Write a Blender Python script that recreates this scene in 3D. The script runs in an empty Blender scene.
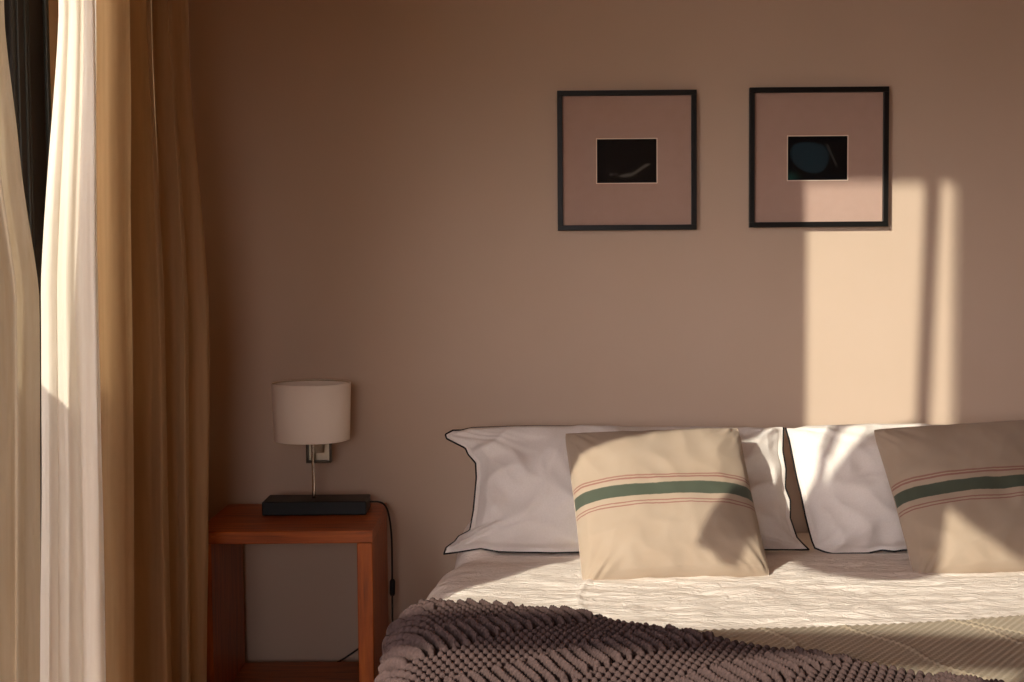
import bpy, math, random
import numpy as np
from mathutils import Matrix, Vector, noise

random.seed(4)
SC = bpy.context.scene
COL = SC.collection
PI = math.pi

# ------------------------------------------------------------------ materials
def srgb(r, g, b):
    f = lambda c: c / 13.47 if c <= 0.04045 else ((c + 0.055) / 1.055) ** 2.4
    return (f(r / 255), f(g / 255), f(b / 255), 1.0)

def new_mat(name):
    m = bpy.data.materials.new(name)
    m.use_nodes = True
    nt = m.node_tree
    for n in list(nt.nodes):
        nt.nodes.remove(n)
    out = nt.nodes.new('ShaderNodeOutputMaterial')
    return m, nt, out

def N(nt, typ, **kw):
    n = nt.nodes.new(typ)
    for k, v in kw.items():
        if k in n.inputs:
            n.inputs[k].default_value = v
        else:
            setattr(n, k, v)
    return n

def noise_tex(nt, scale=(1, 1, 1), s=10.0, detail=4.0, rough=.55, dist=0.0):
    tc = N(nt, 'ShaderNodeTexCoord')
    mp = N(nt, 'ShaderNodeMapping')
    mp.inputs['Scale'].default_value = scale
    nt.links.new(tc.outputs['Object'], mp.inputs['Vector'])
    t = N(nt, 'ShaderNodeTexNoise')
    t.inputs['Scale'].default_value = s
    t.inputs['Detail'].default_value = detail
    t.inputs['Roughness'].default_value = rough
    t.inputs['Distortion'].default_value = dist
    nt.links.new(mp.outputs['Vector'], t.inputs['Vector'])
    return t

def ramp(nt, fac, stops):
    r = N(nt, 'ShaderNodeValToRGB')
    el = r.color_ramp.elements
    while len(el) < len(stops):
        el.new(0.5)
    for e, (p, c) in zip(el, stops):
        e.position = p
        e.color = c
    nt.links.new(fac, r.inputs['Fac'])
    return r

def bump(nt, height, strength=.3, dist=.002, normal=None):
    b = N(nt, 'ShaderNodeBump')
    b.inputs['Strength'].default_value = strength
    b.inputs['Distance'].default_value = dist
    nt.links.new(height, b.inputs['Height'])
    if normal is not None:
        nt.links.new(normal, b.inputs['Normal'])
    return b

def pbr(name, c1, c2=None, rough=.8, metal=0.0, scale=(1, 1, 1), s=20.0, detail=4.0, bs=.2, bd=.002,
        sheen=0.0, spec=.3, dist=0.0, lo=.3, hi=.7):
    m, nt, out = new_mat(name)
    p = N(nt, 'ShaderNodeBsdfPrincipled')
    p.inputs['Roughness'].default_value = rough
    p.inputs['Metallic'].default_value = metal
    p.inputs['Specular IOR Level'].default_value = spec
    p.inputs['Sheen Weight'].default_value = sheen
    t = noise_tex(nt, scale, s, detail, dist=dist)
    r = ramp(nt, t.outputs['Fac'], [(lo, c1), (hi, c2 or c1)])
    nt.links.new(r.outputs['Color'], p.inputs['Base Color'])
    if bs:
        b = bump(nt, t.outputs['Fac'], bs, bd)
        nt.links.new(b.outputs['Normal'], p.inputs['Normal'])
    nt.links.new(p.outputs['BSDF'], out.inputs['Surface'])
    return m

def cloth(name, col, trans=.3, clear=0.0, weave=900.0, bs=.25, col2=None):
    """woven cloth: diffuse + translucent, and for sheers open gaps between threads"""
    m, nt, out = new_mat(name)
    d = N(nt, 'ShaderNodeBsdfDiffuse')
    t = N(nt, 'ShaderNodeBsdfTranslucent')
    n = noise_tex(nt, (1, 1, .06), 60.0, 3.0)
    r = ramp(nt, n.outputs['Fac'], [(.3, col), (.7, col2 or col)])
    for sh in (d, t):
        nt.links.new(r.outputs['Color'], sh.inputs['Color'])
    w = noise_tex(nt, (1, 1, 1), weave, 2.0)
    b = bump(nt, w.outputs['Fac'], bs, .001)
    nt.links.new(b.outputs['Normal'], d.inputs['Normal'])
    mx = N(nt, 'ShaderNodeMixShader')
    mx.inputs['Fac'].default_value = trans
    nt.links.new(d.outputs[0], mx.inputs[1])
    nt.links.new(t.outputs[0], mx.inputs[2])
    last = mx
    if clear:
        tr = N(nt, 'ShaderNodeBsdfTransparent')
        m2 = N(nt, 'ShaderNodeMixShader')
        m2.inputs['Fac'].default_value = clear
        nt.links.new(mx.outputs[0], m2.inputs[1])
        nt.links.new(tr.outputs[0], m2.inputs[2])
        last = m2
    nt.links.new(last.outputs[0], out.inputs['Surface'])
    return m

def glass(name, tint=(1, 1, 1, 1), refl=1.0):
    m, nt, out = new_mat(name)
    tr = N(nt, 'ShaderNodeBsdfTransparent')
    tr.inputs['Color'].default_value = tint
    gl = N(nt, 'ShaderNodeBsdfGlossy')
    gl.inputs['Roughness'].default_value = .02
    fr = N(nt, 'ShaderNodeLayerWeight')
    pw = N(nt, 'ShaderNodeMath', operation='POWER')
    pw.inputs[1].default_value = 4.0
    nt.links.new(fr.outputs['Facing'], pw.inputs[0])
    mul = N(nt, 'ShaderNodeMath', operation='MULTIPLY_ADD')
    mul.inputs[1].default_value = .5 * refl
    mul.inputs[2].default_value = .035 * refl
    nt.links.new(pw.outputs[0], mul.inputs[0])
    mx = N(nt, 'ShaderNodeMixShader')
    nt.links.new(mul.outputs[0], mx.inputs['Fac'])
    nt.links.new(tr.outputs[0], mx.inputs[1])
    nt.links.new(gl.outputs[0], mx.inputs[2])
    nt.links.new(mx.outputs[0], out.inputs['Surface'])
    return m

def wood(name, c1, c2, c3, axis):
    m, nt, out = new_mat(name)
    p = N(nt, 'ShaderNodeBsdfPrincipled')
    p.inputs['Roughness'].default_value = .42
    p.inputs['Specular IOR Level'].default_value = .35
    sc = [9.0, 9.0, 9.0]
    sc[axis] = .8
    t = noise_tex(nt, tuple(sc), 6.0, 6.0, .62, .6)
    r = ramp(nt, t.outputs['Fac'], [(.28, c1), (.5, c2), (.74, c3)])
    nt.links.new(r.outputs['Color'], p.inputs['Base Color'])
    b = bump(nt, t.outputs['Fac'], .12, .001)
    nt.links.new(b.outputs['Normal'], p.inputs['Normal'])
    nt.links.new(p.outputs['BSDF'], out.inputs['Surface'])
    return m

def attr_mat(name, attr, rough=.6):
    m, nt, out = new_mat(name)
    p = N(nt, 'ShaderNodeBsdfPrincipled')
    p.inputs['Roughness'].default_value = rough
    p.inputs['Specular IOR Level'].default_value = .05
    a = N(nt, 'ShaderNodeVertexColor', layer_name=attr)
    nt.links.new(a.outputs['Color'], p.inputs['Base Color'])
    nt.links.new(p.outputs['BSDF'], out.inputs['Surface'])
    return m

def stripe_mat(name, base, base2, green, red):
    """ticking cloth: a broad green band with pairs of fine red lines above and below, along UV v"""
    m, nt, out = new_mat(name)
    p = N(nt, 'ShaderNodeBsdfPrincipled')
    p.inputs['Roughness'].default_value = .9
    p.inputs['Specular IOR Level'].default_value = .15
    p.inputs['Sheen Weight'].default_value = .1
    uv = N(nt, 'ShaderNodeTexCoord')
    sx = N(nt, 'ShaderNodeSeparateXYZ')
    nt.links.new(uv.outputs['UV'], sx.inputs[0])
    nz = noise_tex(nt, (1, 1, 1), 70.0, 3.0)
    ad = N(nt, 'ShaderNodeMath', operation='MULTIPLY_ADD')
    ad.inputs[1].default_value = .006
    nt.links.new(nz.outputs['Fac'], ad.inputs[0])
    nt.links.new(sx.outputs['Y'], ad.inputs[2])
    b = base
    w = .0001
    stops = [(0, b)]
    def band(a, c, col):
        stops.extend([(a, b), (a + .001, col), (c - .001, col), (c, b)])
    band(.400, .410, red); band(.418, .429, red)
    band(.462, .540, green)
    band(.573, .584, red); band(.592, .602, red)
    # base between
    r = ramp(nt, ad.outputs[0], stops)
    r.color_ramp.interpolation = 'LINEAR'
    n2 = noise_tex(nt, (1, 1, 1), 9.0, 4.0)
    r2 = ramp(nt, n2.outputs['Fac'], [(.3, (1, 1, 1, 1)), (.75, base2)])
    mx = N(nt, 'ShaderNodeMix', data_type='RGBA', blend_type='MULTIPLY')
    mx.inputs[0].default_value = 1.0
    nt.links.new(r.outputs['Color'], mx.inputs[6])
    nt.links.new(r2.outputs['Color'], mx.inputs[7])
    nt.links.new(mx.outputs[2], p.inputs['Base Color'])
    wv = noise_tex(nt, (1, 1, 1), 420.0, 2.0)
    bp = bump(nt, wv.outputs['Fac'], .35, .0012)
    nt.links.new(bp.outputs['Normal'], p.inputs['Normal'])
    nt.links.new(p.outputs['BSDF'], out.inputs['Surface'])
    return m

M = {}
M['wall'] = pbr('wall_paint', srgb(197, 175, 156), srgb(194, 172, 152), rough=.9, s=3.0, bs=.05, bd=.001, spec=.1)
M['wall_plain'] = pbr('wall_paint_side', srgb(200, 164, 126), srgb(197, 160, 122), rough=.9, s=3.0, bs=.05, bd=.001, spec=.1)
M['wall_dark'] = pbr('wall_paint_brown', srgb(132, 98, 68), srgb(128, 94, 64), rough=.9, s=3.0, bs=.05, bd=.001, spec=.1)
M['ceiling'] = pbr('ceiling_paint', srgb(224, 194, 162), rough=.95, s=3.0, bs=0, spec=.1)
M['floor'] = wood('floor_wood', srgb(186, 140, 94), srgb(206, 160, 110), srgb(216, 172, 122), 1)
M['concrete'] = pbr('outdoor_concrete', srgb(150, 140, 128), srgb(172, 160, 146), s=8.0, bs=.2)
M['frame_dark'] = pbr('dark_aluminium', srgb(30, 25, 22), srgb(36, 31, 27), rough=.42, s=30.0, bs=.05, spec=.4)
M['gasket'] = pbr('gasket_grey', srgb(50, 52, 53), rough=.3, s=20.0, bs=0, spec=.5)
M['pane'] = glass('window_glass', (.96, .97, .97, 1), .8)
M['sheer'] = cloth('sheer_linen', srgb(226, 210, 184), trans=.5, clear=.30, col2=srgb(214, 194, 164))
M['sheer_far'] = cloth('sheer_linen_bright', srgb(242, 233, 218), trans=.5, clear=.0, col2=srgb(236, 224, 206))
M['heavy'] = cloth('heavy_curtain_linen', srgb(200, 170, 134), trans=.40, weave=500.0, bs=.35, col2=srgb(190, 160, 124))
M['blocker_thin'] = cloth('thin_blocker_cloth', srgb(226, 202, 168), trans=.55, weave=500.0, bs=.3)  # translucent cloth of the added tied-back blocker
M['blocker_thick'] = cloth('thick_blocker_cloth', srgb(206, 186, 160), trans=.25, weave=500.0, bs=.3)  # cloth of the added strip and pendant blockers
W1, W2, W3 = srgb(112, 52, 16), srgb(164, 82, 26), srgb(190, 104, 38)
M['wood_x'] = wood('nightstand_wood_x', W1, W2, W3, 0)
M['wood_z'] = wood('nightstand_wood_z', W1, W2, W3, 2)
M['black'] = pbr('black_lacquer', srgb(14, 14, 16), rough=.45, s=30.0, bs=.02, spec=.3)
M['black_frame'] = pbr('black_frame_wood', srgb(13, 12, 12), srgb(18, 17, 16), rough=.4, scale=(1, 1, 1), s=60.0, bs=.05)
M['chrome'] = pbr('polished_steel', srgb(215, 205, 195), rough=.18, metal=1.0, s=40.0, bs=0)
M['brushed'] = pbr('brushed_steel', srgb(190, 174, 148), srgb(202, 186, 160), rough=.4, metal=.4, scale=(40, 1, 1), s=8.0, bs=.1)
M['dark_steel'] = pbr('dark_steel', srgb(70, 60, 50), rough=.4, metal=.6, s=40.0, bs=0)
M['cord'] = pbr('black_rubber', srgb(16, 14, 14), rough=.5, s=30.0, bs=0)
M['shade'] = cloth('lamp_shade_cloth', srgb(252, 241, 228), trans=.12, weave=700.0, bs=.2)
M['mat'] = pbr('mount_card', srgb(180, 152, 139), srgb(177, 149, 136), rough=.9, s=40.0, bs=.03, bd=.0005)
M['bevel'] = pbr('mount_bevel', srgb(238, 222, 205), rough=.8, s=20.0, bs=0)
M['picture_glass'] = glass('picture_glass', (1, 1, 1, 1), .3)
M['print'] = attr_mat('photo_print', 'ink', .5)
M['pillow'] = pbr('white_cotton', srgb(226, 218, 211), srgb(219, 210, 202), rough=.92, s=240.0, bs=.12, bd=.001, sheen=.1, spec=.15)
M['piping'] = pbr('black_piping', srgb(22, 20, 22), rough=.8, s=300.0, bs=.2)
M['cushion'] = stripe_mat('striped_ticking', srgb(166, 148, 130), (.94, .91, .87, 1), srgb(74, 80, 68), srgb(142, 102, 92))
M['sheet'] = pbr('white_mattress_cloth', srgb(230, 222, 212), rough=.95, s=200.0, bs=.1)
M['bed_base'] = pbr('bed_base_fabric', srgb(70, 58, 50), rough=.95, s=200.0, bs=.1)
M['throw'] = pbr('plum_wool', srgb(72, 57, 55), srgb(88, 70, 66), rough=.95, s=170.0, bs=.5, bd=.002, sheen=.0, spec=.1)
M['blanket'] = pbr('oat_wool', srgb(172, 155, 132), srgb(182, 165, 142), rough=.95, s=260.0, bs=.35, bd=.0015, sheen=.1, spec=.1)

# crinkled linen: fine creases running across the bed
def linen():
    m, nt, out = new_mat('crinkled_linen')
    p = N(nt, 'ShaderNodeBsdfPrincipled')
    p.inputs['Roughness'].default_value = .92
    p.inputs['Specular IOR Level'].default_value = .12
    a = noise_tex(nt, (.9, 2.2, 1), 26.0, 6.0, .62, 1.2)
    c = ramp(nt, a.outputs['Fac'], [(.3, srgb(240, 226, 214)), (.7, srgb(247, 236, 226))])
    nt.links.new(c.outputs['Color'], p.inputs['Base Color'])
    w = noise_tex(nt, (1, 1, 1), 380.0, 2.0)
    b1 = bump(nt, a.outputs['Fac'], .8, .010)
    b2 = bump(nt, w.outputs['Fac'], .2, .001, b1.outputs['Normal'])
    nt.links.new(b2.outputs['Normal'], p.inputs['Normal'])
    nt.links.new(p.outputs['BSDF'], out.inputs['Surface'])
    return m
M['linen'] = linen()

# ------------------------------------------------------------------ mesh helpers
def link(name, me, mat=None, parent=None, smooth=False):
    o = bpy.data.objects.new(name, me)
    COL.objects.link(o)
    if mat is not None:
        me.materials.append(mat)
    if smooth:
        me.polygons.foreach_set('use_smooth', [True] * len(me.polygons))
    if parent is not None:
        o.parent = parent
    return o

def mesh_from(name, verts, faces):
    me = bpy.data.meshes.new(name)
    me.from_pydata([tuple(map(float, v)) for v in verts], [], [tuple(int(i) for i in f) for f in faces])
    me.update()
    return me

def tag(o, label=None, cat=None, group=None, kind=None):
    if label: o['label'] = label
    if cat: o['category'] = cat
    if group: o['group'] = group
    if kind: o['kind'] = kind
    return o

def empty(name, loc, rot=(0, 0, 0)):
    o = bpy.data.objects.new(name, None)
    o.empty_display_size = .1
    o.location = loc
    o.rotation_euler = rot
    COL.objects.link(o)
    return o

class MB:
    """collects boxes into one mesh"""
    def __init__(self):
        self.v, self.f = [], []
    def box(self, x0, x1, y0, y1, z0, z1):
        b = len(self.v)
        self.v += [(x0, y0, z0), (x1, y0, z0), (x1, y1, z0), (x0, y1, z0),
                   (x0, y0, z1), (x1, y0, z1), (x1, y1, z1), (x0, y1, z1)]
        self.f += [tuple(b + i for i in q) for q in
                   ((3, 2, 1, 0), (4, 5, 6, 7), (0, 1, 5, 4), (1, 2, 6, 5), (2, 3, 7, 6), (3, 0, 4, 7))]
        return self
    def build(self, name, mat, parent=None, bevel=0.0, seg=2):
        o = link(name, mesh_from(name, self.v, self.f), mat, parent)
        if bevel:
            m = o.modifiers.new('soft', 'BEVEL')
            m.width = bevel
            m.segments = seg
            m.limit_method = 'ANGLE'
        return o

def box(name, mat, x0, x1, y0, y1, z0, z1, parent=None, bevel=0.0, seg=2):
    return MB().box(x0, x1, y0, y1, z0, z1).build(name, mat, parent, bevel, seg)

def grid(name, P, mat, parent=None, uv=False, closed_u=False):
    """P: array (nu, nv, 3)"""
    nu, nv = P.shape[:2]
    V = P.reshape(-1, 3)
    i, j = np.meshgrid(np.arange(nu if closed_u else nu - 1), np.arange(nv - 1), indexing='ij')
    i2 = (i + 1) % nu
    F = np.stack([i * nv + j, i2 * nv + j, i2 * nv + j + 1, i * nv + j + 1], -1).reshape(-1, 4)
    me = bpy.data.meshes.new(name)
    me.vertices.add(len(V))
    me.vertices.foreach_set('co', np.ascontiguousarray(V, dtype=np.float32).ravel())
    me.loops.add(F.size)
    me.loops.foreach_set('vertex_index', F.astype(np.int32).ravel())
    me.polygons.add(len(F))
    me.polygons.foreach_set('loop_start', np.arange(0, F.size, 4, dtype=np.int32))
    me.polygons.foreach_set('loop_total', np.full(len(F), 4, dtype=np.int32))
    me.update(calc_edges=True)
    me.validate()
    return link(name, me, mat, parent, smooth=True)

def tube(name, pts, r, mat, parent=None, n=10, closed=False, caps=True):
    pts = [Vector(p) for p in pts]
    k = len(pts)
    V, F = [], []
    up = None
    for i, p in enumerate(pts):
        a = pts[i - 1] if (i > 0 or closed) else p
        b = pts[(i + 1) % k] if (i < k - 1 or closed) else p
        t = (b - a)
        t = t.normalized() if t.length > 1e-9 else Vector((0, 0, 1))
        if up is None:
            up = Vector((0, 0, 1)) if abs(t.z) < .9 else Vector((1, 0, 0))
        s = t.cross(up)
        s = s.normalized() if s.length > 1e-6 else t.orthogonal().normalized()
        up = s.cross(t).normalized()
        rr = r(i / max(1, k - 1)) if callable(r) else r
        for j in range(n):
            an = 2 * PI * j / n
            V.append(p + s * (math.cos(an) * rr) + up * (math.sin(an) * rr))
    for i in range(k if closed else k - 1):
        i2 = (i + 1) % k
        for j in range(n):
            j2 = (j + 1) % n
            F.append((i * n + j, i * n + j2, i2 * n + j2, i2 * n + j))
    if caps and not closed:
        F.append(tuple(range(n - 1, -1, -1)))
        F.append(tuple((k - 1) * n + j for j in range(n)))
    return link(name, mesh_from(name, V, F), mat, parent, smooth=True)

def lathe(name, prof, c, mat, parent=None, n=48):
    V, F = [], []
    k = len(prof)
    for (r, z) in prof:
        for j in range(n):
            a = 2 * PI * j / n
            V.append((c[0] + r * math.cos(a), c[1] + r * math.sin(a), c[2] + z))
    for i in range(k - 1):
        for j in range(n):
            j2 = (j + 1) % n
            F.append((i * n + j, i * n + j2, (i + 1) * n + j2, (i + 1) * n + j))
    return link(name, mesh_from(name, V, F), mat, parent, smooth=True)

def smooth_path(pts, per=8):
    """Catmull-Rom through pts"""
    P = [np.array(p, float) for p in pts]
    P = [2 * P[0] - P[1]] + P + [2 * P[-1] - P[-2]]
    out = []
    for i in range(1, len(P) - 2):
        for t in np.linspace(0, 1, per, endpoint=False):
            a, b, c, d = P[i - 1:i + 3]
            out.append(.5 * (2 * b + (c - a) * t + (2 * a - 5 * b + 4 * c - d) * t * t + (3 * b - a - 3 * c + d) * t ** 3))
    out.append(P[-2])
    return np.array(out)

def nz(x, y, z=0.0):
    return noise.noise(Vector((x, y, z)))

def smoothstep(a, b, x):
    t = np.clip((x - a) / (b - a), 0, 1)
    return t * t * (3 - 2 * t)

# ------------------------------------------------------------------ the room
XL, XE = -1.05, -1.25          # inner and outer face of the window wall
ZC = 3.6
def struct(o):
    o['kind'] = 'structure'
    return o

struct(box('wall_back', M['wall'], -1.25, 3.4, 0, .2, -.05, ZC))
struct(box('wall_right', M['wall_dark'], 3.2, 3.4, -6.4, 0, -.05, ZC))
w = MB()
w.box(-1.25, -.95, -6.6, -6.4, -.05, ZC)
w.box(.2, 3.4, -6.6, -6.4, -.05, ZC)
w.box(-.95, .2, -6.6, -6.4, -.05, .9)
w.box(-.95, .2, -6.6, -6.4, 2.2, ZC)
struct(w.build('wall_front', M['wall_plain']))
struct(box('floor', M['floor'], -1.25, 3.4, -6.6, .2, -.2, 0))
struct(box('ceiling', M['ceiling'], -1.25, 3.4, -6.6, .2, ZC, ZC + .15))
w = MB()
w.box(XE, XL, -.95, 0, 0, ZC)                    # pier in the corner
w.box(XE, XL, -6.4, -4.75, 0, ZC)
w.box(XE, XL, -3.36, -.95, 3.5, ZC)             # over the tall opening
w.box(XE, XL, -4.75, -3.36, 2.375, ZC)             # over the low opening
w.box(XE, XL, -4.75, -3.36, 0, 1.2)               # under it
struct(w.build('wall_left', M['wall_plain']))
o = MB(); o.box(-3.2, XE, -6.6, .6, -.2, -.02)
struct(o.build('bounce_floor', M['concrete']))  # added outdoor floor, unseen, bounces daylight into the room
struct(box('patch_blocker', M['concrete'], -2.6, XE, -4.2, .2, 3.89, 4.1))  # added unseen slab, its edge cuts the top of the sun patch
struct(box('sheer_blocker', M['concrete'], -1.62, -1.45, -2.43, -1.93, -.02, 1.43))  # added unseen block, keeps the sun off the lower sheers
b = box('beam_blocker', M['frame_dark'], -1.02, 1.02, -.035, .035, -.052, .052)  # added unseen bar, casts the shadow stripe across the bed
b.location = (-2.30, -4.8, 2.468)
b.rotation_euler = (0, math.radians(3.8), 0)
struct(b)

win = struct(empty('window_1', (0, 0, 0)))
f = MB()
f.box(-1.17, -1.12, -3.375, -3.36, 2.375, 3.5)
f.box(-1.17, -1.05, -1.06, -.95, 0, 3.5)
f.box(-1.17, -1.05, -3.36, -.95, 3.47, 3.5)
f.box(-1.17, -1.05, -3.36, -.95, 0, .03)
f.build('window_frame', M['frame_dark'], win, .004)
f = MB()
f.box(-1.12, -1.045, -1.17, -1.075, .03, 3.47)
f.build('window_stile', M['frame_dark'], win, .006)
f = MB()
f.box(-1.15, -1.065, -1.265, -1.175, .03, 3.47)
f.build('window_stile', M['frame_dark'], win, .006)
f = MB()
f.box(-1.045, -1.035, -.99, -.972, .03, 3.47)
f.build('window_gasket', M['gasket'], win, .003)
f = MB()
f.box(-1.05, -1.041, -1.15, -1.145, .03, 3.47)
f.box(-1.05, -1.041, -1.105, -1.10, .03, 3.47)
f.box(-1.07, -1.061, -1.215, -1.21, .03, 3.47)
f.build('window_groove', M['gasket'], win, .002)
box('window_pane', M['pane'], -1.142, -1.136, -3.35, -1.26, .03, 3.47, win)
win2 = struct(empty('window_added_sun', (0, 0, 0)))  # added unseen window, lets sun onto the bed and right cushion
f = MB()
for y in (-4.75, -4.32):
    f.box(-1.17, -1.12, y, y + .03, 1.2, 2.375)
f.box(-1.17, -1.12, -4.75, -3.36, 1.18, 1.2)
f.build('window_frame', M['frame_dark'], win2, .004)
box('window_pane', M['pane'], -1.142, -1.136, -4.75, -3.36, 1.2, 2.375, win2)

win3 = struct(empty('window_added_fill', (0, 0, 0)))  # added unseen window behind the camera, fills the left corner with skylight
f = MB()
f.box(-.95, .2, -6.54, -6.48, .9, .95)
f.box(-.95, .2, -6.54, -6.48, 2.15, 2.2)
f.box(-.95, -.9, -6.54, -6.48, .95, 2.15)
f.box(.15, .2, -6.54, -6.48, .95, 2.15)
f.build('window_frame', M['frame_dark'], win3, .004)
box('window_pane', M['pane'], -.9, .15, -6.513, -6.507, .95, 2.15, win3)

# ------------------------------------------------------------------ curtains
def curtain(name, top, bot, mat, z0, z1, mids=None, nz_=90, per=10, ripple=.004, seed=0.0, solid=0.0):
    """a hanging cloth: plan outlines at the top, at given heights and at the hem, joined smoothly"""
    rows = [(z1, top)] + sorted(mids or [], key=lambda r: -r[0]) + [(z0, bot)]
    S = [smooth_path(r[1], per) for r in rows]
    Z = [r[0] for r in rows]
    n = len(S[0])
    zs = np.linspace(z1, z0, nz_)
    P = np.zeros((nz_, n, 3))
    for a, z in enumerate(zs):
        k = 0
        while k < len(Z) - 2 and z < Z[k + 1]:
            k += 1
        t = (Z[k] - z) / (Z[k] - Z[k + 1])
        t = t * t * (3 - 2 * t) * .35 + t * .65
        P[a, :, :2] = S[k] * (1 - t) + S[k + 1] * t
        P[a, :, 2] = z
        for j in range(n):
            q = nz(j * .16 + seed, z * 1.1, seed) * ripple + nz(j * .5 + seed, z * 3.0, 3 + seed) * ripple * .4
            P[a, j, 0] += q
            P[a, j, 1] += q * .5
    o = grid(name, P, mat)
    if solid:
        m = o.modifiers.new('cloth_thickness', 'SOLIDIFY')
        m.thickness = solid
    return o

def scr(x, d, z=1.23):
    """plan point seen in picture column x, d metres in front of the camera, at height z"""
    x = x - .00785 * (1330.0 * (1.23 - z) / d - 74.0)
    return ((x - 512) / 1330.0 * (d * .9984 + (1.23 - z) * .0558), -4.0 + d)

# heavy curtain drawn into the corner
heavy_bot = [scr(*p, 0.25) for p in ((104, 2.70), (118, 2.66), (130, 2.70), (133, 2.83), (129, 2.95), (146, 2.97), (168, 2.95),
                               (173, 3.03), (166, 3.12), (176, 3.13), (188, 3.12), (190, 3.17), (183, 3.24), (194, 3.25), (204, 3.28), (203, 3.34), (188, 3.43), (165, 3.50), (140, 3.55))]
heavy_mid = [scr(*p, 1.15) for p in ((96, 2.74), (114, 2.69), (128, 2.73), (131, 2.85), (127, 2.97), (148, 3.0), (160, 2.98),
                               (164, 3.05), (160, 3.13), (172, 3.14), (184, 3.12), (187, 3.18), (181, 3.25), (192, 3.27), (206, 3.30), (206, 3.36), (188, 3.43), (165, 3.50), (140, 3.55))]
heavy_top = [scr(*p, 1.8) for p in ((94, 2.76), (110, 2.71), (125, 2.74), (128, 2.86), (124, 2.98), (142, 3.01), (148, 2.99),
                               (152, 3.06), (148, 3.14), (156, 3.15), (170, 3.13), (173, 3.19), (168, 3.26), (174, 3.28), (185, 3.31), (185, 3.37), (188, 3.43), (165, 3.50), (140, 3.55))]
hv = curtain('curtain', heavy_top, heavy_bot, M['heavy'], .012, 3.5, mids=[(1.8, heavy_top), (1.15, heavy_mid)], ripple=.006, seed=2.3)
tag(hv, 'heavy tan curtain drawn into deep folds beside the nightstand', 'curtain')

# bright sheer next to it
def wavy(x0, d0, x1, d1, n, amp, ph=0.0):
    out = []
    for i in range(n):
        t = i / (n - 1)
        x, y = scr(x0 + (x1 - x0) * t, d0 + (d1 - d0) * t)
        out.append((x + amp * math.sin(i * PI * .97 + ph) + amp * .4 * math.sin(i * 1.7 + ph), y + amp * .4 * math.cos(i * 2.1 + ph)))
    return out
s_top = [scr(*p, 1.72) for p in ((58, 2.55), (64, 2.532), (70, 2.535), (76, 2.518), (83, 2.522), (88, 2.50), (95, 2.495), (93, 2.58), (90, 2.68), (91, 2.76), (97, 2.85), (106, 2.92))]
s_mid = [scr(*p, 1.2) for p in ((40, 2.525), (50, 2.51), (58, 2.516), (67, 2.495), (77, 2.502), (86, 2.478), (98, 2.475), (95, 2.57), (91, 2.67), (92, 2.76), (98, 2.85), (106, 2.92))]
s_bot = [scr(*p, .3) for p in ((37, 2.505), (48, 2.485), (58, 2.495), (68, 2.468), (80, 2.48), (90, 2.45), (103, 2.452), (99, 2.55), (94, 2.65), (95, 2.74), (101, 2.83), (108, 2.91))]
sh = curtain('sheer_curtain', s_top, s_bot, M['sheer_far'], .012, 3.5, mids=[(1.72, s_top), (1.2, s_mid)], seed=7.1, nz_=120)
tag(sh, 'bright sunlit white sheer curtain against the heavy tan curtain', 'curtain')

def far_sheer(xr, dr, z):
    offs = ((0, 0), (-12, .002), (-24, .0), (-22, -.08), (-34, -.078), (-46, -.08), (-44, -.14), (-56, -.142), (-66, -.14))
    return [scr(xr + ox, dr + od, z) for ox, od in offs]
sh2 = curtain('sheer_curtain', far_sheer(2, 2.345, 2.1), far_sheer(35, 2.395, .3), M['sheer'], .012, 3.5, mids=[(1.66, far_sheer(5, 2.35, 1.66)), (1.42, far_sheer(20, 2.37, 1.42)), (1.19, far_sheer(38, 2.40, 1.19))], seed=4.4, nz_=120)
tag(sh2, 'cream sheer curtain at the left edge, hanging over the dark window frame', 'curtain')

# further along the window wall: added unseen cloths shaped to shadow wall and bed
def side_blocker(name, X, rows, mat, folds, amp, z_list=None):
    zz = [r[0] for r in rows]
    a_ = [r[1] for r in rows]
    b_ = [r[2] for r in rows]
    zs = np.linspace(max(zz), min(zz), 110)
    o_ = np.argsort(zz)
    A = np.interp(zs, np.array(zz)[o_], np.array(a_)[o_])
    B = np.interp(zs, np.array(zz)[o_], np.array(b_)[o_])
    n = 70
    P = np.zeros((len(zs), n, 3))
    t = np.linspace(0, 1, n)
    for i, z in enumerate(zs):
        P[i, :, 1] = A[i] + (B[i] - A[i]) * t
        P[i, :, 0] = X + amp * np.sin(t * folds * 2 * PI) * (.6 + .4 * math.sin(z * 2))
        P[i, :, 2] = z
    return grid(name, P, mat)
tb = side_blocker('tied_blocker', -1.0, [(3.5, -2.455, -1.80), (2.03, -2.455, -1.80), (1.94, -2.38, -1.80), (1.81, -2.21, -1.79), (1.62, -2.01, -1.78),
                                      (1.33, -1.86, -1.77), (.75, -1.83, -1.75), (.012, -1.83, -1.75)], M['blocker_thin'], 7, .022)  # added tied-back shape, its edge bounds the sun on wall and cushion
tag(tb, 'added unseen sun blocker shaped like a tied-back tan curtain', 'curtain')
gc = side_blocker('strip_blocker', -.90, [(3.5, -2.88, -2.81), (3.11, -2.847, -2.782), (2.34, -2.812, -2.750), (2.24, -2.68, -2.62), (2.14, -2.615, -2.565), (1.95, -2.60, -2.555), (1.78, -2.58, -2.46), (1.66, -2.58, -2.43), (1.55, -2.56, -2.42)], M['blocker_thick'], 2, .012)  # added strip, throws the narrow slanted shadow on wall and pillow
tag(gc, 'added unseen cloth strip shading the wall, pillow and cushion', 'curtain')

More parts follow.
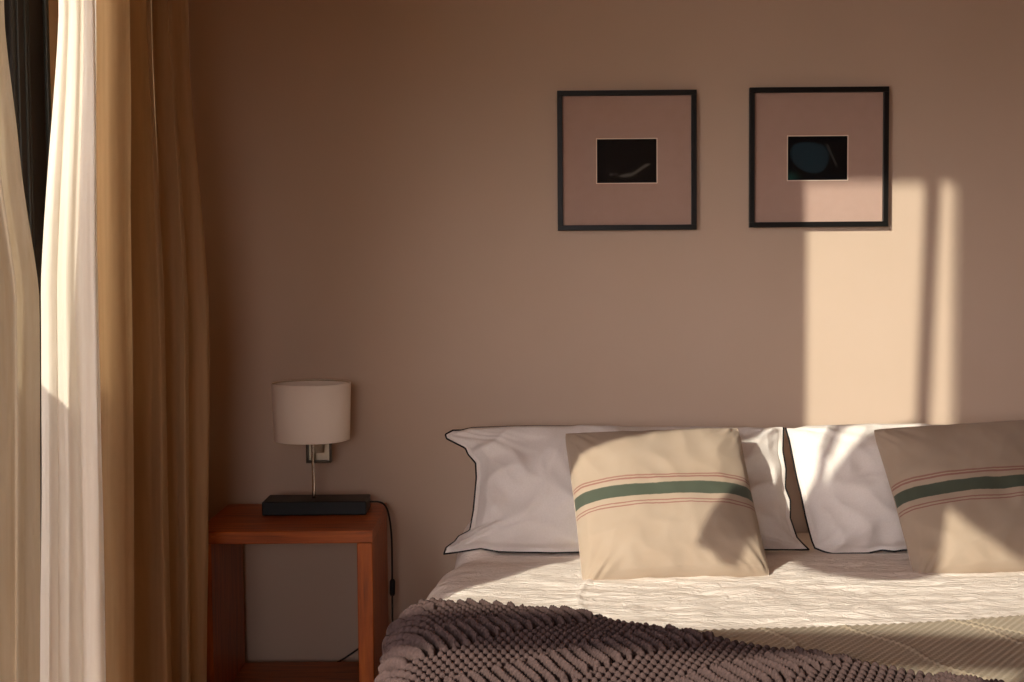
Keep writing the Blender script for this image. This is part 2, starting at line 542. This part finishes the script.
pend = empty('pendant_blocker', (-.90, -2.895, ZC))  # added unseen lamp shape that shades the right pillow and cushion
tag(pend, 'added unseen sun blocker shaped like a cloth pendant lamp', 'lamp')
o = lathe('lamp_shade', [(r_, z_ - .10) for r_, z_ in ((.198, -1.68), (.200, -1.68), (.198, -1.55), (.186, -1.48), (.162, -1.41), (.130, -1.33), (.112, -1.275), (.110, -1.275), (.128, -1.33), (.160, -1.41), (.184, -1.48), (.196, -1.55), (.198, -1.68))], (0, 0, 0), M['blocker_thick'], pend)  # shade of the added blocker, bell-shaped to curve its shadow
tube('cord', [(0, 0, 0), (0, 0, -.7), (0, 0, -1.44)], .003, M['cord'], pend)
lathe('blocker_cap', [(0, -.03), (.045, -.028), (.05, 0)], (0, 0, 0), M['cord'], pend)
f = MB()
f.box(-.112, .112, -.003, .003, -1.385, -1.38)
f.box(-.003, .003, -.112, .112, -1.385, -1.38)
f.build('shade_spider', M['brushed'], pend)
lathe('bulb', [(0, -1.44), (.014, -1.44), (.016, -1.48), (.03, -1.52), (.03, -1.55), (.018, -1.575), (0, -1.58)], (0, 0, 0), M['sheet'], pend, n=20)

# ------------------------------------------------------------------ nightstand
ns = empty('nightstand', (0, 0, 0))
tag(ns, 'reddish wooden open cube nightstand holding the lamp', 'nightstand')
NX0, NX1, NY0, NY1, NT = -.852, -.3765, -.482, -.065, .529
box('top', M['wood_x'], NX0, NX1, NY0, NY1, NT - .034, NT, ns, .003)
box('side_panel', M['wood_z'], NX0 + .001, NX0 + .043, NY0 + .002, NY1, .0, NT - .034, ns, .003)
box('side_panel', M['wood_z'], NX1 - .043, NX1 - .001, NY0 + .002, NY1, .0, NT - .034, ns, .003)
box('bottom_panel', M['wood_x'], NX0 + .043, NX1 - .043, NY0 + .004, NY1, .012, .05, ns, .003)

# ------------------------------------------------------------------ lamp
lp = empty('table_lamp', (-.555, -.2, NT))
tag(lp, 'table lamp with white drum shade on a flat black base', 'lamp')
lp_inv = Matrix.Translation(-Vector((-.555, -.2, NT)))
def lchild(o):
    o.parent = lp
    o.matrix_parent_inverse = lp_inv
    return o
lchild(box('base', M['black'], -.713, -.417, -.262, -.14, NT + .001, NT + .04, None, .003))
SXc, SYc = -.574, -.2
lchild(tube('stem', smooth_path([(SXc, SYc, NT + .038), (SXc, SYc, .62), (SXc - .001, SYc, .72), (SXc + .004, SYc, .82)], 6), .0048, M['chrome'], n=12))
# steel lamp holder: an upright open box just behind the stem
hx0, hx1, hy0, hy1, hz0, hz1 = -.597, -.526, -.188, -.150, .668, .762
h = MB()
h.box(hx0, hx1, hy1 - .004, hy1, hz0, hz1)
lchild(h.build('lamp_holder', M['brushed'], None, .0015))
h = MB()
h.box(hx0, hx0 + .004, hy0, hy1 - .004, hz0, hz1)
h.box(hx1 - .004, hx1, hy0, hy1 - .004, hz0, hz1)
h.box(hx0 + .004, hx1 - .004, hy0, hy1 - .004, hz0, hz0 + .005)
lchild(h.build('holder_rim', M['dark_steel'], None, .001))
lchild(lathe('socket', [(0, .70 - .0), (.016, .70), (.016, .77), (.012, .78), (0, .78)], (SXc + .012, SYc + .012, 0), M['brushed'], n=20))
sr0, sr1, sz0, sz1 = .106, .1115, .739, .902
lchild(lathe('lamp_shade', [(sr0, sz0), (sr0 + .0008, sz0 - .001), (sr0 + .0016, sz0), (sr1 + .0016, sz1), (sr1, sz1 + .0012), (sr1 - .0012, sz1), (sr0 - .0008, sz0 + .001), (sr0, sz0)],
             (-.576, -.2, 0), M['shade'], n=72))
ring = [(-.576 + (sr1 - .001) * math.cos(a), -.2 + (sr1 - .001) * math.sin(a), sz1 - .002) for a in np.linspace(0, 2 * PI, 60, endpoint=False)]
lchild(tube('shade_ring', ring, .0022, M['brushed'], n=8, closed=True))
sp = MB()
sp.box(-.576 - sr1 + .002, -.576 + sr1 - .002, -.202, -.198, .868, .871)
sp.box(-.578, -.574, -.2 - sr1 + .002, -.2 + sr1 - .002, .868, .871)
lchild(sp.build('shade_spider', M['brushed']))
bl = [(0.0, .775), (.012, .775), (.013, .79), (.022, .81), (.028, .83), (.026, .85), (.016, .862), (0, .866)]
lchild(lathe('bulb', bl, (SXc + .012, SYc + .012, 0), M['sheet'], n=24))
cp = smooth_path([(-.419, -.165, NT + .022), (-.390, -.16, NT + .020), (-.372, -.155, NT + .006), (-.362, -.15, NT - .03), (-.357, -.145, .44), (-.357, -.14, .36),
                  (-.358, -.135, .30), (-.360, -.12, .20), (-.368, -.05, .14), (-.42, -.038, .105), (-.463, -.036, .085), (-.53, -.036, .042), (-.60, -.036, .014), (-.70, -.036, .006)], 8)
pc = lchild(tube('power_cord', cp, .0028, M['cord'], n=8))
sw = lchild(tube('cord_switch', [(-.357, -.135, .315), (-.357, -.135, .309), (-.358, -.134, .272), (-.358, -.134, .266)],
                 lambda t: .0055 if t in (0, 1) else .0085, M['cord'], n=10))
sw.parent = pc
sw.matrix_parent_inverse = Matrix.Identity(4)

# ------------------------------------------------------------------ framed prints
def print_grid(name, w_, h_, fn, parent, y):
    nu, nv = 72, 52
    u = np.linspace(-.5, .5, nu); v = np.linspace(-.5, .5, nv)
    U, V = np.meshgrid(u, v, indexing='ij')
    P = np.stack([U * w_, np.full_like(U, y), V * h_], -1)
    o = grid(name, P, M['print'], parent)
    a = o.data.color_attributes.new('ink', 'FLOAT_COLOR', 'POINT')
    C = np.ones((nu, nv, 4))
    C[..., :3] = fn(U, V)
    a.data.foreach_set('color', C.astype(np.float32).ravel())
    return o

def ink_left(U, V):
    C = np.ones(U.shape + (3,)) * np.array(srgb(22, 21, 22)[:3])
    yc = -.33 + .02 * np.sin(U * 9) + smoothstep(.05, .42, U) * .26
    wd = .035 * smoothstep(-.22, 0, U) * (1 - smoothstep(.3, .44, U)) + .006
    s = np.exp(-((V - yc) / wd) ** 2) * smoothstep(-.2, -.05, U) * (1 - smoothstep(.36, .42, U))
    C += s[..., None] * np.array([.10, .095, .08])
    for (a, b_, k) in ((-.26, -.31, .05), (-.18, -.3, .03), (-.33, -.2, .012)):
        q = np.exp(-((U - a) ** 2 + (V - b_) ** 2) / .0012)
        C += q[..., None] * np.array([k, k, k * .9])
    return C

def ink_right(U, V):
    C = np.ones(U.shape + (3,)) * np.array(srgb(12, 14, 18)[:3])
    r = ((U + .1) / .36) ** 2 + ((V - .05) / .38) ** 2 + .25 * np.sin(U * 7 + V * 5)
    k = 1 - smoothstep(.7, 1.05, r)
    C += k[..., None] * np.array([.012, .032, .045])
    k2 = np.exp(-(((U + .45) ** 2 + (V + .45) ** 2) / .012))
    C += k2[..., None] * np.array([.012, .06, .05])
    k3 = np.exp(-((U - .17 - (-V + .28) * .33) / .018) ** 2) * smoothstep(-.25, -.1, V) * (1 - smoothstep(.28, .36, V))
    C += k3[..., None] * np.array([.05, .05, .045])
    return C

def picture(cx, cz, roll, label, fn, size=.414, pw=.177, ph=.129, pdx=0.0, pdz=-.001):
    r = empty('framed_print', (cx, -.001, cz), (0, roll, 0))
    tag(r, label, 'picture', 'square black picture frames above the bed')
    s, fw, dp, gap = size / 2, .0155, .022, 0.006
    f = MB()
    f.box(-s, s, -dp, -gap, s - fw, s)
    f.box(-s, s, -dp, -gap, -s, -s + fw)
    f.box(-s, -s + fw, -dp, -gap, -s + fw, s - fw)
    f.box(s - fw, s, -dp, -gap, -s + fw, s - fw)
    f.build('frame', M['black_frame'], r, .0012)
    i = s - fw
    m = MB()
    hw, hh = pw / 2 + .003, ph / 2 + .003
    y0, y1 = -.0100, -.0085
    m.box(-i, i, y0, y1, pdz + hh, i)
    m.box(-i, i, y0, y1, -i, pdz - hh)
    m.box(-i, pdx - hw, y0, y1, pdz - hh, pdz + hh)
    m.box(pdx + hw, i, y0, y1, pdz - hh, pdz + hh)
    m.build('mount', M['mat'], r)
    bv = MB()
    bv.box(pdx - hw, pdx + hw, -.0096, y1, pdz + hh - .0025, pdz + hh)
    bv.box(pdx - hw, pdx + hw, -.0096, y1, pdz - hh, pdz - hh + .0025)
    bv.box(pdx - hw, pdx - hw + .0025, -.0096, y1, pdz - hh + .0025, pdz + hh - .0025)
    bv.box(pdx + hw - .0025, pdx + hw, -.0096, y1, pdz - hh + .0025, pdz + hh - .0025)
    bv.build('mount_bevel', M['bevel'], r)
    p = print_grid('print', pw, ph, fn, r, -.0082)
    p.location = (pdx, 0, pdz)
    box('backing', M['black_frame'], -i, i, -.0080, -.002, -i, i, r)
    box('glass', M['picture_glass'], -i, i, -.0150, -.0135, -i, i, r)
    return r
picture(.3465, 1.543, math.radians(0.0), 'square black frame with a black photo of a pale curved streak', ink_left)
picture(.9175, 1.548, math.radians(0.0), 'square black frame with a dark blue-green photo, half in the sun patch', ink_right, pdx=-.002, pdz=-.002)

# ------------------------------------------------------------------ bed
bed = empty('bed', (.85, -1.05, 0))
tag(bed, 'wide low bed against the back wall, covered in linen and blankets', 'bed')
bi = Matrix.Translation(-Vector((.85, -1.05, 0)))
def bchild(o):
    o.parent = bed
    o.matrix_parent_inverse = bi
    return o
BZ = .430
bchild(box('mattress', M['sheet'], -.165, 1.85, -2.06, -.045, .2, BZ - .035, None, .05, 4))
bchild(box('bed_base', M['bed_base'], -.14, 1.83, -2.04, -.05, .06, .2, None, .01))
for (x, y) in ((-.10, -.12), (1.76, -.12), (-.10, -2.0), (1.76, -2.0)):
    bchild(box('leg', M['black'], x, x + .05, y, y + .05, 0, .06, None, .004))

def over_edge(a, XL_, zt, r):
    """profile over the left long edge of the bed: a<0 goes round the corner and down"""
    q = r * PI / 2
    X = np.where(a >= 0, XL_ + r + a, np.where(a > -q, XL_ + r + r * np.sin(np.maximum(a, -q) / r), XL_))
    Zr = zt - r + r * np.cos(np.clip(a, -q, 0) / r)
    Z = np.where(a >= 0, zt, np.where(a > -q, Zr, zt - r + (a + q)))
    ang = np.clip(a, -q, 0) / r
    nx = np.sin(ang)
    nzz = np.cos(ang)
    return X, Z, nx, nzz

# linen bedspread
na, ny = 330, 300
a = np.concatenate([np.linspace(-.30, 0, 50), np.linspace(0, 2.02, na - 50 + 1)[1:]])
y = np.linspace(-2.04, -.035, ny)
A, Y = np.meshgrid(a, y, indexing='ij')
xl = -.232 + .10 * smoothstep(-.75, -.02, Y)
zt = BZ - .008 * smoothstep(-.5, -.4, Y) + .10 * smoothstep(-.37, -.2, Y) * (1 - smoothstep(-.03, .06, A))
X, Z, nx, nn = over_edge(A, xl, zt, .085)
H = np.zeros_like(A)
for i in range(A.shape[0]):
    for j in range(A.shape[1]):
        x_, y_ = A[i, j], Y[i, j]
        wx = x_ + .10 * nz(x_ * 2, y_ * 2, 5)
        wy = y_ + .05 * nz(x_ * 3, y_ * 3, 9)
        big = nz(wx * 1.3, wy * 4.5, 1) * .006
        md = (.5 - abs(nz(wx * 3.4, wy * 13.0, 2))) * .008
        fi = (.5 - abs(nz(wx * 15.0, wy * 36.0, 3))) * .0052
        tw = nz(wx * 9, wy * 9, 4) * .003
        H[i, j] = big + md + fi + tw
# a few long creases
H += .004 * np.exp(-((A - .33 - .03 * np.sin(Y * 9)) / .006) ** 2)
H -= .010 * np.exp(-(((A - .62) / .05) ** 2 + ((Y + .80) / .03) ** 2))
H += .010 * np.exp(-(((A - .72) / .06) ** 2 + ((Y + .80) / .04) ** 2))
H = H * (1 - .7 * smoothstep(-.5, -.38, Y))
X = X + nx * H
Z = Z + nn * H
side = np.clip(-A - .13, 0, 1)
X = X + side * .05 * np.sin(Y * 11) - side * .03
bs = grid('bedspread', np.stack([X, Y, Z], -1), M['linen'])
tag(bs, 'crinkled cream linen bedspread spread over the bed', 'bedspread')

# oat blanket across the bed
nx_, ny_ = 640, 260
xs = np.linspace(.16, 1.84, nx_)
ts = np.linspace(0, 1, ny_)
XX, TT = np.meshgrid(xs, ts, indexing='ij')
yb = -1.185 + .145 * (XX - .31) / .83 - .03 * np.sin((XX - .3) * 3)
YY = yb - TT * (1.98 + yb)
ZZ = BZ + .019 + .006 * np.sin(XX * 4 + 1) * np.sin(YY * 5)
tw = .0022 * np.sin((XX * .75 - YY * .55) * 2 * PI / .0135) * (.7 + .3 * np.sin((XX * .55 + YY * .75) * 2 * PI / .012))
cr = np.zeros_like(XX)
for (c0, sl, sg) in ((.72, -.34, 1), (.955, -.42, 1), (1.0, -.42, -1), (1.13, -.62, -1), (.54, -.2, 1)):
    lx = c0 + sl * (YY - yb)
    cr += sg * .0030 * np.exp(-((XX - lx + .012 * np.sin(YY * 23 + c0 * 40)) / .0045) ** 2)
edge = smoothstep(0, .014, TT)
ZZ = ZZ - .017 * (1 - edge) + (tw + cr) * edge
bk = grid('blanket', np.stack([XX, YY, ZZ], -1), M['blanket'])
tag(bk, 'oat-coloured woven blanket laid across the right side of the bed', 'blanket')

# chunky plum throw, heaped over the near left corner
TXL = -.236
na, ny = 780, 600
a = np.linspace(-.40, 1.20, na)
t = np.linspace(0, 1, ny)
A, T = np.meshgrid(a, t, indexing='ij')
ax = TXL + .05 + A
yb = np.interp(a, [-.40, -.12, .0, .06, .22, .30, .42, .55, .70, .95, 1.2],
               [-.93, -.935, -.955, -.975, -1.03, -1.08, -1.22, -1.33, -1.42, -1.60, -1.78])
ker = np.exp(-np.linspace(-2, 2, 41) ** 2); ker /= ker.sum()
yb = np.convolve(np.pad(yb, 20, mode='edge'), ker, 'valid')
YB = yb[:, None] * np.ones((1, ny))
Yt = YB - T * (1.97 + YB)
D = YB - Yt                                     # distance in from the far edge
X, Z, nx, nn = over_edge(A, TXL, BZ + .008, .05)
strip = np.clip(.125 - .30 * np.clip(A - .05, 0, 1), .0, .2)      # flat strip behind the fold
rise = smoothstep(strip * .95, strip + .075, D)
hump = .030 * rise - .030 * smoothstep(.22, .60, D - strip)
hump = hump * smoothstep(-.16, .08, A)
base = .014 * smoothstep(0, .02, D)
# knit
p_, q_ = A, Yt * 1.0 + .35 * hump
c = (q_ - .62 * p_) / .30
z_ = c - np.floor(c)
bar = smoothstep(.06, .14, z_) * (1 - smoothstep(.50, .58, z_))
def cord_(x, wdt=.86):
    f = (x - np.floor(x) - .5) * 2 / wdt
    return np.sqrt(np.clip(1 - f * f, 0, 1))
rib = cord_((p_ * 1.0 + q_ * .42) / .027, .66)
seg = .66 + .34 * cord_((q_ - .42 * p_ + .004 * np.sin(p_ * 200)) / .0135, .95)
row = np.floor(q_ / .021)
bob = np.sqrt(cord_(q_ / .021, .8) * cord_(p_ / .0175 + .5 * (row % 2), .82))
knit = bar * rib * seg * .027 + (1 - bar) * bob * .020
jit = np.zeros_like(A)
for i in range(0, na, 4):
    for j in range(0, ny, 4):
        jit[i:i + 4, j:j + 4] = nz(A[i, j] * 14, Yt[i, j] * 14, 8) * .003 + nz(A[i, j] * 3, Yt[i, j] * 3, 6) * .008
off = base + hump + knit * smoothstep(0, .012, D) + jit * smoothstep(0, .03, D)
X = X + nx * off
Z = Z + nn * off
side = np.clip(-A - .12, 0, 1)
X = X + side * .06 * np.sin(Yt * 8 + .6)
th = grid('throw_blanket', np.stack([X, Yt, Z], -1), M['throw'])
tag(th, 'chunky plum-brown knitted throw heaped over the near left corner', 'throw')

# ------------------------------------------------------------------ pillows and cushions
def pillow_mesh(name, W, Hh, TF, TB, left, right, bottom, top, mat, parent, fl=.0, seed=0.0, wr=.006, nu=130, nv=80, crease=1.0, exps=(2.6, .62)):
    """a sewn cushion: front and back sharing one seam. left/right/bottom/top give the seam's inset at each place."""
    u = np.sin(np.linspace(-PI / 2, PI / 2, nu) * .96) / math.sin(PI / 2 * .96)
    v = np.sin(np.linspace(-PI / 2, PI / 2, nv) * .96) / math.sin(PI / 2 * .96)
    U, V = np.meshgrid(u, v, indexing='ij')
    xl = -W + left(V); xr = W - right(V)
    zb = -Hh + bottom(U); zt_ = Hh - top(U)
    X = xl + (xr - xl) * (U + 1) / 2
    Z = zb + (zt_ - zb) * (V + 1) / 2
    fu = 1 - fl / W
    fv = np.where(V < 0, 1 - fl * .7 / Hh, 1.0)
    e, g = exps
    bu = np.clip(1 - np.abs(U / fu) ** e, 0, 1) ** g
    bv = np.clip(1 - np.abs(V / fv) ** e, 0, 1) ** g
    B = bu * bv
    wv = np.zeros_like(U)
    cw = np.zeros_like(U)
    for i in range(nu):
        for j in range(nv):
            x_, z_ = X[i, j], Z[i, j]
            a_ = math.atan2(abs(V[i, j]) - 1.25, abs(U[i, j]) - 1.15)
            rd = math.hypot(1 - abs(U[i, j]), (1 - abs(V[i, j])) * Hh / W)
            wv[i, j] = (.5 - abs(nz(x_ * 6 + seed, z_ * 9 + .8 * nz(x_ * 4, z_ * 4, seed), seed))) * wr \
                + (.5 - abs(nz(x_ * 13 + seed, z_ * 11 + x_ * 4, seed + 2))) * wr * .45
            cw[i, j] = nz(a_ * 9 + seed, rd * 1.2, (1 if U[i, j] > 0 else 4) + (2 if V[i, j] > 0 else 7)) * math.exp(-(rd / .35) ** 2)
    ru = np.clip((1 - np.abs(U)) * 12, 0, 1) * np.clip((1 - np.abs(V)) * 12, 0, 1)
    flop = np.zeros_like(U)
    for i in range(nu):
        for j in range(nv):
            flop[i, j] = nz(X[i, j] * 11 + seed, Z[i, j] * 11, 5 + seed)
    flopw = np.maximum(np.clip((np.abs(U) - fu + .12) / .12, 0, 1), 0) * (.012 if fl else .004)
    mid = flop * flopw
    YF = mid - TF * B - (wv + cw * .012 * crease) * ru
    YBk = mid + TB * B + wv * ru * .5
    th_ = .0018 * ru
    nV = nu * nv
    Vf = np.stack([X, YF - th_, Z], -1).reshape(-1, 3)
    Vb = np.stack([X, YBk + th_, Z], -1).reshape(-1, 3)
    idx_b = np.arange(nV).reshape(nu, nv)
    inner = np.zeros((nu, nv), bool)
    inner[1:-1, 1:-1] = True
    m2 = idx_b.copy()
    m2[inner] = nV + np.arange(inner.sum())
    verts = np.concatenate([Vf, Vb[inner.ravel()]])
    F = []
    UVq = []
    uu = (U + 1) / 2; vv = (V + 1) / 2
    for i in range(nu - 1):
        for j in range(nv - 1):
            F.append((idx_b[i, j], idx_b[i + 1, j], idx_b[i + 1, j + 1], idx_b[i, j + 1]))
            F.append((m2[i, j], m2[i, j + 1], m2[i + 1, j + 1], m2[i + 1, j]))
            UVq += [(uu[i, j], vv[i, j]), (uu[i + 1, j], vv[i + 1, j]), (uu[i + 1, j + 1], vv[i + 1, j + 1]), (uu[i, j + 1], vv[i, j + 1])]
            UVq += [(uu[i, j], vv[i, j]), (uu[i, j + 1], vv[i, j + 1]), (uu[i + 1, j + 1], vv[i + 1, j + 1]), (uu[i + 1, j], vv[i + 1, j])]
    me = mesh_from(name, verts, F)
    ul = me.uv_layers.new(name='UVMap')
    ul.data.foreach_set('uv', np.array(UVq, np.float32).ravel())
    o = link(name, me, mat, parent, smooth=True)
    seam = [tuple(verts[idx_b[i, 0]]) for i in range(nu)] + [tuple(verts[idx_b[nu - 1, j]]) for j in range(1, nv)] \
        + [tuple(verts[idx_b[i, nv - 1]]) for i in range(nu - 2, -1, -1)] + [tuple(verts[idx_b[0, j]]) for j in range(nv - 2, 0, -1)]
    return o, seam

def ip(xs, ys):
    xs, ys = np.array(xs), np.array(ys)
    return lambda q: np.interp(q, xs, ys)

zero = lambda q: np.zeros_like(q)
# left pillow (long, piped edge)
pl = empty('pillow', (.315, -.245, .599), (-math.radians(26), 0, 0))
tag(pl, 'long white pillow with black piped edge behind the left striped cushion', 'pillow', 'white piped pillows against the wall')
ol = ip([-1, -.9, -.8, -.72, -.62, -.3, .2, .45, .6, .7, .78, .86, .93, 1], [0, .006, .03, .04, .072, .082, .090, .088, .066, .058, .03, .004, .0, .022])
orr = ip([-1, -.8, -.5, -.2, 0, .3, .6, 1], [0, .03, .045, .040, .050, .045, .05, .042])
ob = ip([-1, -.92, -.8, -.7, -.4, 0, 1], [0, .006, .016, .006, .002, .006, .006])
ot = ip([-1, -.95, -.88, -.5, 0, .5, 1], [.012, .012, .004, .0, .005, .008, .012])
_, seam = pillow_mesh('pillowcase', .51, .188, .085, .075, ol, orr, ob, ot, M['pillow'], pl, fl=.016, seed=1.7, wr=.040, nu=190, nv=90, exps=(2.5, .66))
tube('piping', seam[-170:] + seam[:190 + 88], .0024, M['piping'], pl, n=6)
# right pillow
pr = empty('pillow', (1.312, -.245, .597), (-math.radians(26), 0, 0))
tag(pr, 'long white pillow with black piped edge behind the right striped cushion', 'pillow', 'white piped pillows against the wall')
ol2 = ip([-1, -.9, -.6, -.2, .2, .6, 1], [.012, .014, .004, .0, .0, .0, .0])
ol2 = ip([-1, -.9, -.75, -.5, 0, .4, .8, 1], [.040, .034, .030, .024, .010, .002, -.006, -.012])
ob2 = ip([-1, -.95, -.9, -.7, -.62, -.55, -.5, 0, 1], [.012, .002, -.004, -.004, .004, .0, .004, .004, 0])
_, seam = pillow_mesh('pillowcase', .51, .188, .085, .075, ol2, orr, ob2, ot, M['pillow'], pr, fl=.016, seed=6.3, wr=.036, nu=190, nv=90, exps=(2.6, .66))
tube('piping', seam[-92:] + seam[:190 + 88], .0024, M['piping'], pr, n=6)

def cushion(loc, lean, yaw, roll, label, seed, W=.243, Hh=.229):
    r = empty('cushion', loc)
    r.rotation_mode = 'QUATERNION'
    mt = Matrix.Rotation(yaw, 4, 'Z') @ Matrix.Rotation(-lean, 4, 'X') @ Matrix.Rotation(roll, 4, 'Y')
    r.rotation_quaternion = mt.to_quaternion()
    tag(r, label, 'cushion', 'striped linen cushions on the bed')
    pin = lambda amt: (lambda q: amt * np.clip(1 - q * q, 0, 1))
    rnd = lambda amt: (lambda q: amt * np.clip(1 - q * q, 0, 1) + .004 * (np.clip(np.abs(q) - .82, 0, 1) / .18) ** 2)
    _, seam = pillow_mesh('cushion_cover', W, Hh, .074, .07, rnd(.004), rnd(.004), rnd(.006), rnd(.006), M['cushion'], r,
                          seed=seed, wr=.013, nu=110, nv=104, crease=1.0, exps=(2.7, .56))
    tube('seam', seam, .0016, M['cushion_seam'], r, n=6, closed=True)
    return r
M['cushion_seam'] = pbr('cushion_seam_thread', srgb(176, 157, 139), rough=.9, s=200.0, bs=.1)
cushion((.400, -.504, .601), math.radians(40), math.radians(5), math.radians(-1.0), 'striped linen cushion in front of the left pillow, with sun on it', 3.1)
cushion((1.255, -.470, .605), math.radians(38), math.radians(2), math.radians(-3.5), 'striped linen cushion cut by the right edge of the photo', 8.2)

# ------------------------------------------------------------------ light
sun = bpy.data.lights.new('sun', 'SUN')
sun.energy = 2.6
sun.color = (1.0, .94, .79)
sun.angle = math.radians(.5)
so = bpy.data.objects.new('sun', sun)
so.rotation_euler = Vector((1.0, 1.3, -.75)).to_track_quat('-Z', 'Y').to_euler()
so.location = (-4, -6, 4)
COL.objects.link(so)

wd = bpy.data.worlds.new('sky')
SC.world = wd
wd.use_nodes = True
nt = wd.node_tree
for n in list(nt.nodes):
    nt.nodes.remove(n)
wo = nt.nodes.new('ShaderNodeOutputWorld')
bg = nt.nodes.new('ShaderNodeBackground')
tc = nt.nodes.new('ShaderNodeTexCoord')
sp_ = nt.nodes.new('ShaderNodeSeparateXYZ')
nt.links.new(tc.outputs['Generated'], sp_.inputs[0])
mr = nt.nodes.new('ShaderNodeMapRange')
mr.inputs['From Min'].default_value = -1
mr.inputs['From Max'].default_value = 1
nt.links.new(sp_.outputs['Z'], mr.inputs['Value'])
rp = nt.nodes.new('ShaderNodeValToRGB')
el = rp.color_ramp.elements
el[0].position = 0.0; el[0].color = (.04, .03, .022, 1)
el[1].position = 1.0; el[1].color = (.10, .11, .14, 1)
e = el.new(.49); e.color = (.07, .053, .04, 1)
e = el.new(.52); e.color = (1.0, .87, .86, 1)
e = el.new(.70); e.color = (.34, .34, .38, 1)
nt.links.new(mr.outputs[0], rp.inputs['Fac'])
nt.links.new(rp.outputs['Color'], bg.inputs['Color'])
nrm = nt.nodes.new('ShaderNodeVectorMath'); nrm.operation = 'NORMALIZE'
nt.links.new(tc.outputs['Generated'], nrm.inputs[0])
dt = nt.nodes.new('ShaderNodeVectorMath'); dt.operation = 'DOT_PRODUCT'
dt.inputs[1].default_value = Vector((-.30, -.95, .10)).normalized()
nt.links.new(nrm.outputs[0], dt.inputs[0])
mxn = nt.nodes.new('ShaderNodeMath'); mxn.operation = 'MAXIMUM'; mxn.inputs[1].default_value = 0
nt.links.new(dt.outputs['Value'], mxn.inputs[0])
pwn = nt.nodes.new('ShaderNodeMath'); pwn.operation = 'POWER'; pwn.inputs[1].default_value = 4
nt.links.new(mxn.outputs[0], pwn.inputs[0])
mad = nt.nodes.new('ShaderNodeMath'); mad.operation = 'MULTIPLY_ADD'
mad.inputs[1].default_value = 6.0
mad.inputs[2].default_value = 2.7
nt.links.new(pwn.outputs[0], mad.inputs[0])
nt.links.new(mad.outputs[0], bg.inputs['Strength'])
nt.links.new(bg.outputs[0], wo.inputs['Surface'])

al = bpy.data.lights.new('daylight_portal', 'AREA')
al.shape = 'RECTANGLE'
al.size = 1.15
al.size_y = 1.3
al.cycles.is_portal = True
ao = bpy.data.objects.new('daylight_portal', al)
ao.location = (-.375, -6.62, 1.55)
ao.rotation_euler = Vector((0, 1, 0)).to_track_quat('-Z', 'Z').to_euler()
COL.objects.link(ao)
for (y0, y1, z0, z1) in ((-3.36, -.95, .03, 3.47), (-4.75, -3.36, 1.2, 2.375)):
    al = bpy.data.lights.new('daylight_portal', 'AREA')
    al.shape = 'RECTANGLE'
    al.size = y1 - y0
    al.size_y = z1 - z0
    al.cycles.is_portal = True
    ao = bpy.data.objects.new('daylight_portal', al)
    ao.location = (XE - .01, (y0 + y1) / 2, (z0 + z1) / 2)
    ao.rotation_euler = Vector((1, 0, 0)).to_track_quat('-Z', 'Z').to_euler()
    COL.objects.link(ao)

# ------------------------------------------------------------------ camera
cam = bpy.data.cameras.new('camera')
cam.sensor_width = 36
cam.lens = 36 * 1330 / 1024
co = bpy.data.objects.new('camera', cam)
co.matrix_world = Matrix.Translation((0, -4.0, 1.23)) @ Matrix.Rotation(math.radians(90 - 3.2), 4, 'X') @ Matrix.Rotation(math.radians(-.45), 4, 'Z')
COL.objects.link(co)
SC.camera = co

SC.cycles.use_denoising = True
SC.cycles.max_bounces = 10
SC.cycles.diffuse_bounces = 6
SC.cycles.transparent_max_bounces = 16
SC.cycles.sample_clamp_indirect = 6
vs = SC.view_settings
vs.view_transform = 'Standard'
vs.look = 'None'
vs.exposure = 1.12
vs.gamma = 1.0
vs.use_curve_mapping = False
